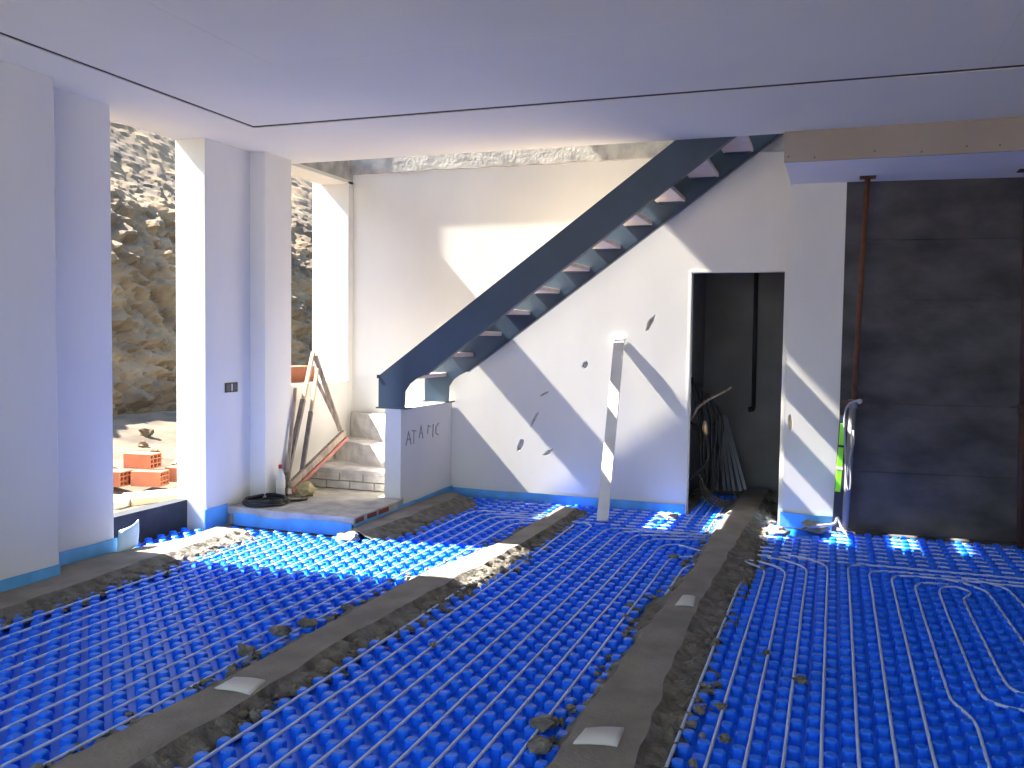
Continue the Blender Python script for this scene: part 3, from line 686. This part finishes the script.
put(MB().tube([(-1.13, 8.50, 0.80), (-1.14, 8.51, 0.90)], 0.006, 6), 'cord', BLACK, b, True)

# steel props by the concrete wall
def prop(x, y, lean, label, mup, mlo, split=1.08):
    p = thing('steel_prop', label, 'prop', (x, y, 0))
    put(MB().tube([(x+lean*split/2.83, y, split-0.12), (x+lean, y, 2.842)], 0.021, 12), 'inner_tube', mup, p, True)
    put(MB().tube([(x, y, 0.012), (x+lean*split/2.83, y, split)], 0.026, 12), 'outer_tube', mlo, p, True)
    put(MB().tube([(x+lean*split/2.83, y, split-0.05), (x+lean*split/2.83, y, split+0.02)], 0.034, 12), 'collar_nut', mlo, p, True)
    put(MB().obox((x+lean*split/2.83-0.09, y-0.02, split-0.0), (x+lean*split/2.83+0.09, y-0.03, split+0.02), 0.014, 0.014), 'pin', mup, p)
    put(MB().box(x-0.06, x+0.06, y-0.06, y+0.06, 0.046, 0.054), 'foot_plate', mlo, p)
    put(MB().box(x+lean-0.06, x+lean+0.06, y-0.06, y+0.06, 2.840, 2.848), 'head_plate', mup, p)
prop(0.115, 7.60, 0.085, 'rusty steel prop with grey lower tube beside the white pillar', RUST, mat('grey_tube', (0.20, 0.20, 0.22), 0.6))
prop(1.36, 7.60, -0.06, 'dark rusty steel prop at the right edge of the photo', RUSTD, RUSTD)
b = thing('rope', 'pale rope knotted around the rusty prop and hanging in a loop', 'rope', (0.12, 7.55, 0.5))
put(MB().tube(fil([(0.19, 7.55, 1.10), (0.16, 7.545, 1.09), (0.10, 7.55, 1.06), (0.085, 7.55, 0.95), (0.10, 7.55, 0.70), (0.12, 7.55, 0.42), (0.145, 7.55, 0.36), (0.15, 7.55, 0.50), (0.13, 7.55, 0.62), (0.165, 7.55, 0.78), (0.155, 7.55, 0.86)], 0.06), 0.0085, 7), 'strand', ROPE, b, True)
put(blob(MB(), (0.195, 7.55, 1.09), 0.022, 1.0, 5, 2, 0.3), 'knot', ROPE, b)
b = thing('spirit_level', 'lime green spirit level leaning beside the white pillar', 'spirit level', (0.075, 7.68, 0))
a, c = Vector((0.052, 7.655, 0.30)), Vector((0.078, 7.675, 0.90))
put(MB().obox(Vector((0.060, 7.655, 0.02)), Vector((0.095, 7.685, 0.96)), 0.085, 0.02, up=(0, -1, 0)), 'shade_strip', mat('navy_shade', (0.02, 0.025, 0.05), 0.6), b)  # dark strip standing in for the shaded concrete behind the level
a2 = a+Vector((0, -0.022, 0)); c2 = c+Vector((0, -0.022, 0))
for t0, t1 in ((0.08, 0.38), (0.42, 0.68), (0.71, 1.0)): put(MB().obox(a2.lerp(c2, t0), a2.lerp(c2, t1), 0.042, 0.022, up=(0, -1, 0)), 'body_segment', LIME, b, bevel=0.003)
put(MB().obox(a2.lerp(c2, 0.38), a2.lerp(c2, 0.42), 0.05, 0.026, up=(0, -1, 0)), 'vial', CLEAR, b)
put(MB().obox(a2.lerp(c2, 0.68), a2.lerp(c2, 0.71), 0.046, 0.026, up=(0, -1, 0)), 'vial', BLACK, b)
b = tag(MB().tube(fil([(-0.16, 7.50, 0.065), (-0.05, 7.58, 0.075), (0.05, 7.62, 0.085), (0.06, 7.60, 0.16), (0.10, 7.45, 0.075), (0.14, 7.34, 0.06)], 0.05), 0.012, 7).build('grey_cable', ROPE, None, True), 'short grey cable bent over the floor at the foot of the prop', 'cable')

# ------------------------------------------------------------------ outside on the left
def hgt(x, y):
    base = 0.0 if x > -6.4 else min(0.34, (-6.4-x)*0.10)
    return base + 0.05*noise.noise(Vector((x*0.9, y*0.9, 0))) + 0.05*noise.noise(Vector((x*3, y*3, 3)))*(1 if x < -7 else 0.4) - 0.02
b = MB(); vs = []; fs = []; nx, ny = 60, 130
for i in range(nx+1):
    for j in range(ny+1):
        x = -4.96 - 7.0*i/nx; y = -4 + 32*j/ny; vs.append((x, y, hgt(x, y) - (0.03 if i == 0 else 0)))
for i in range(nx):
    for j in range(ny): fs.append((i*(ny+1)+j, i*(ny+1)+j+1, (i+1)*(ny+1)+j+1, (i+1)*(ny+1)+j))
g = struct(b.add(vs, fs).build('ground_outside', SAND, None, True))
b = MB(); b.box(-40, 40, -45, YF-0.02, -0.35, -0.12); struct(b.build('ground_front', mat('pale_bounce_ground', (0.44, 0.39, 0.29), 1.0, 0.25, 3.0, bump=0.4, bscale=20)))  # unseen ground, its colour made pale to bounce warm light indoors
# rock face
prof = [(-9.75, 0.0), (-9.95, 0.5), (-10.4, 1.3), (-10.9, 2.1), (-11.45, 2.85), (-12.1, 3.55), (-13.1, 4.36), (-14.2, 5.25), (-16.2, 6.85), (-19, 9.0), (-24, 12.4)]
b = MB(); vs = []; fs = []; NS, NY = 150, 380
def cprof(t):
    t *= len(prof)-1; i = min(int(t), len(prof)-2); k = t-i
    return prof[i][0]*(1-k)+prof[i+1][0]*k, prof[i][1]*(1-k)+prof[i+1][1]*k
for j in range(NY+1):
    y = -4 + 34*j/NY
    for i in range(NS+1):
        t = (i/NS)**1.05; x, z = cprof(t)
        rock = 1.0 if t < 0.52 else max(0.25, 1-(t-0.52)*5)
        p = Vector((y*0.55, z*0.8, 0)); d = 0
        c_ = noise.voronoi(Vector((y*0.9+0.5*z, z*0.75-0.3*y, 1.0)))[0]
        d += 0.55*noise.noise(p) + 0.38*(c_[1]-c_[0]) + 0.36*abs(noise.noise(p*4)) + 0.17*noise.noise(p*9) + 0.08*noise.noise(p*20)
        d *= rock
        vs.append((x + d*0.75 - 0.30, y + 0.1*rock*noise.noise(p*3+Vector((5, 0, 0))), z + d*0.20))
for j in range(NY):
    for i in range(NS): fs.append((j*(NS+1)+i, j*(NS+1)+i+1, (j+1)*(NS+1)+i+1, (j+1)*(NS+1)+i))
me = bpy.data.meshes.new('rock_face'); me.from_pydata(vs, [], fs); me.materials.append(ROCK)
tag(link('rock_face', me), 'excavated ochre rock face outside the left wall openings', 'rock face')
# hollow bricks outside
def hollow_brick(x, y, z, rz, label, L=0.30, Wd=0.19, H=0.145, cols=3, rows=3):
    t = thing('hollow_brick', label, 'brick', (x, y, z), 'hollow red bricks outside'); t.rotation_euler = (0, 0, rz)
    s_ = MB(); w = 0.012; e = 0.002
    s_.box(-L/2, L/2, -Wd/2, Wd/2, 0, w); s_.box(-L/2, L/2, -Wd/2, Wd/2, H-w, H); s_.box(-L/2, L/2, -Wd/2, -Wd/2+w, w, H-w); s_.box(-L/2, L/2, Wd/2-w, Wd/2, w, H-w)
    s_.build('shell', TERRA, t)
    web = MB()
    for k in range(1, cols): yy = -Wd/2+Wd*k/cols; web.box(-L/2+e, L/2-e, yy-0.005, yy+0.005, w, H-w)
    for k in range(1, rows): zz = H*k/rows; web.box(-L/2+e, L/2-e, -Wd/2+w, Wd/2-w, zz-0.005, zz+0.005)
    web.build('webs', TERRA, t)
    MB().box(-L/2+0.06, L/2-0.06, -Wd/2+0.004, Wd/2-0.004, 0.004, H-0.004).build('cell_shade_block', TERRAD, t)  # solid block in darker terracotta, shade inside the holes put into colour
GZ = 0.055
hollow_brick(-6.63, 6.88, GZ, 0.10, 'front hollow red brick lying lowest at the left outside')
hollow_brick(-6.30, 7.02, GZ, 0.25, 'hollow red brick at the middle of the lower row outside')
hollow_brick(-6.18, 7.36, GZ, 0.15, 'hollow red brick at the right end of the lower row outside')
hollow_brick(-6.50, 7.14, GZ+0.147, 0.12, 'hollow red brick on top of the pile outside')
MB_ = tag(MB().obox((-6.10, 6.50, -0.03), (-5.70, 7.10, -0.03), 0.36, 0.16).build('wooden_beam', WOODL, None, False, 0.01), 'thick pale wooden beam in front of the hollow bricks outside', 'beam')
tag(MB().obox((-6.36, 6.30, -0.03), (-5.98, 6.36, -0.03), 0.34, 0.17).build('stone_block', RAW, None, False, 0.015), 'bright stone block at the left end of the wooden beam outside', 'block')
rb = random.Random(3)
stone_lab = ['greyish stone nearest the red bricks outside', 'flat pale stone behind the red bricks outside', 'brown stone left of the brick pile outside', 'round stone on the bright dirt strip outside', 'angular stone before the rock face outside', 'small stone right of the brick pile outside']
for i, (x, y, r) in enumerate([(-7.3, 7.9, 0.09), (-7.5, 8.4, 0.10), (-7.4, 7.5, 0.12), (-8.1, 8.9, 0.07), (-8.5, 9.4, 0.09), (-7.0, 8.3, 0.10)]):
    o = blob(MB(), (0, 0, 0), r, 0.7, 90+i, 2, 0.6).build('loose_stone', ROCK); o.location = (x, y, hgt(x, y)+r*0.3); tag(o, stone_lab[i], 'stone')
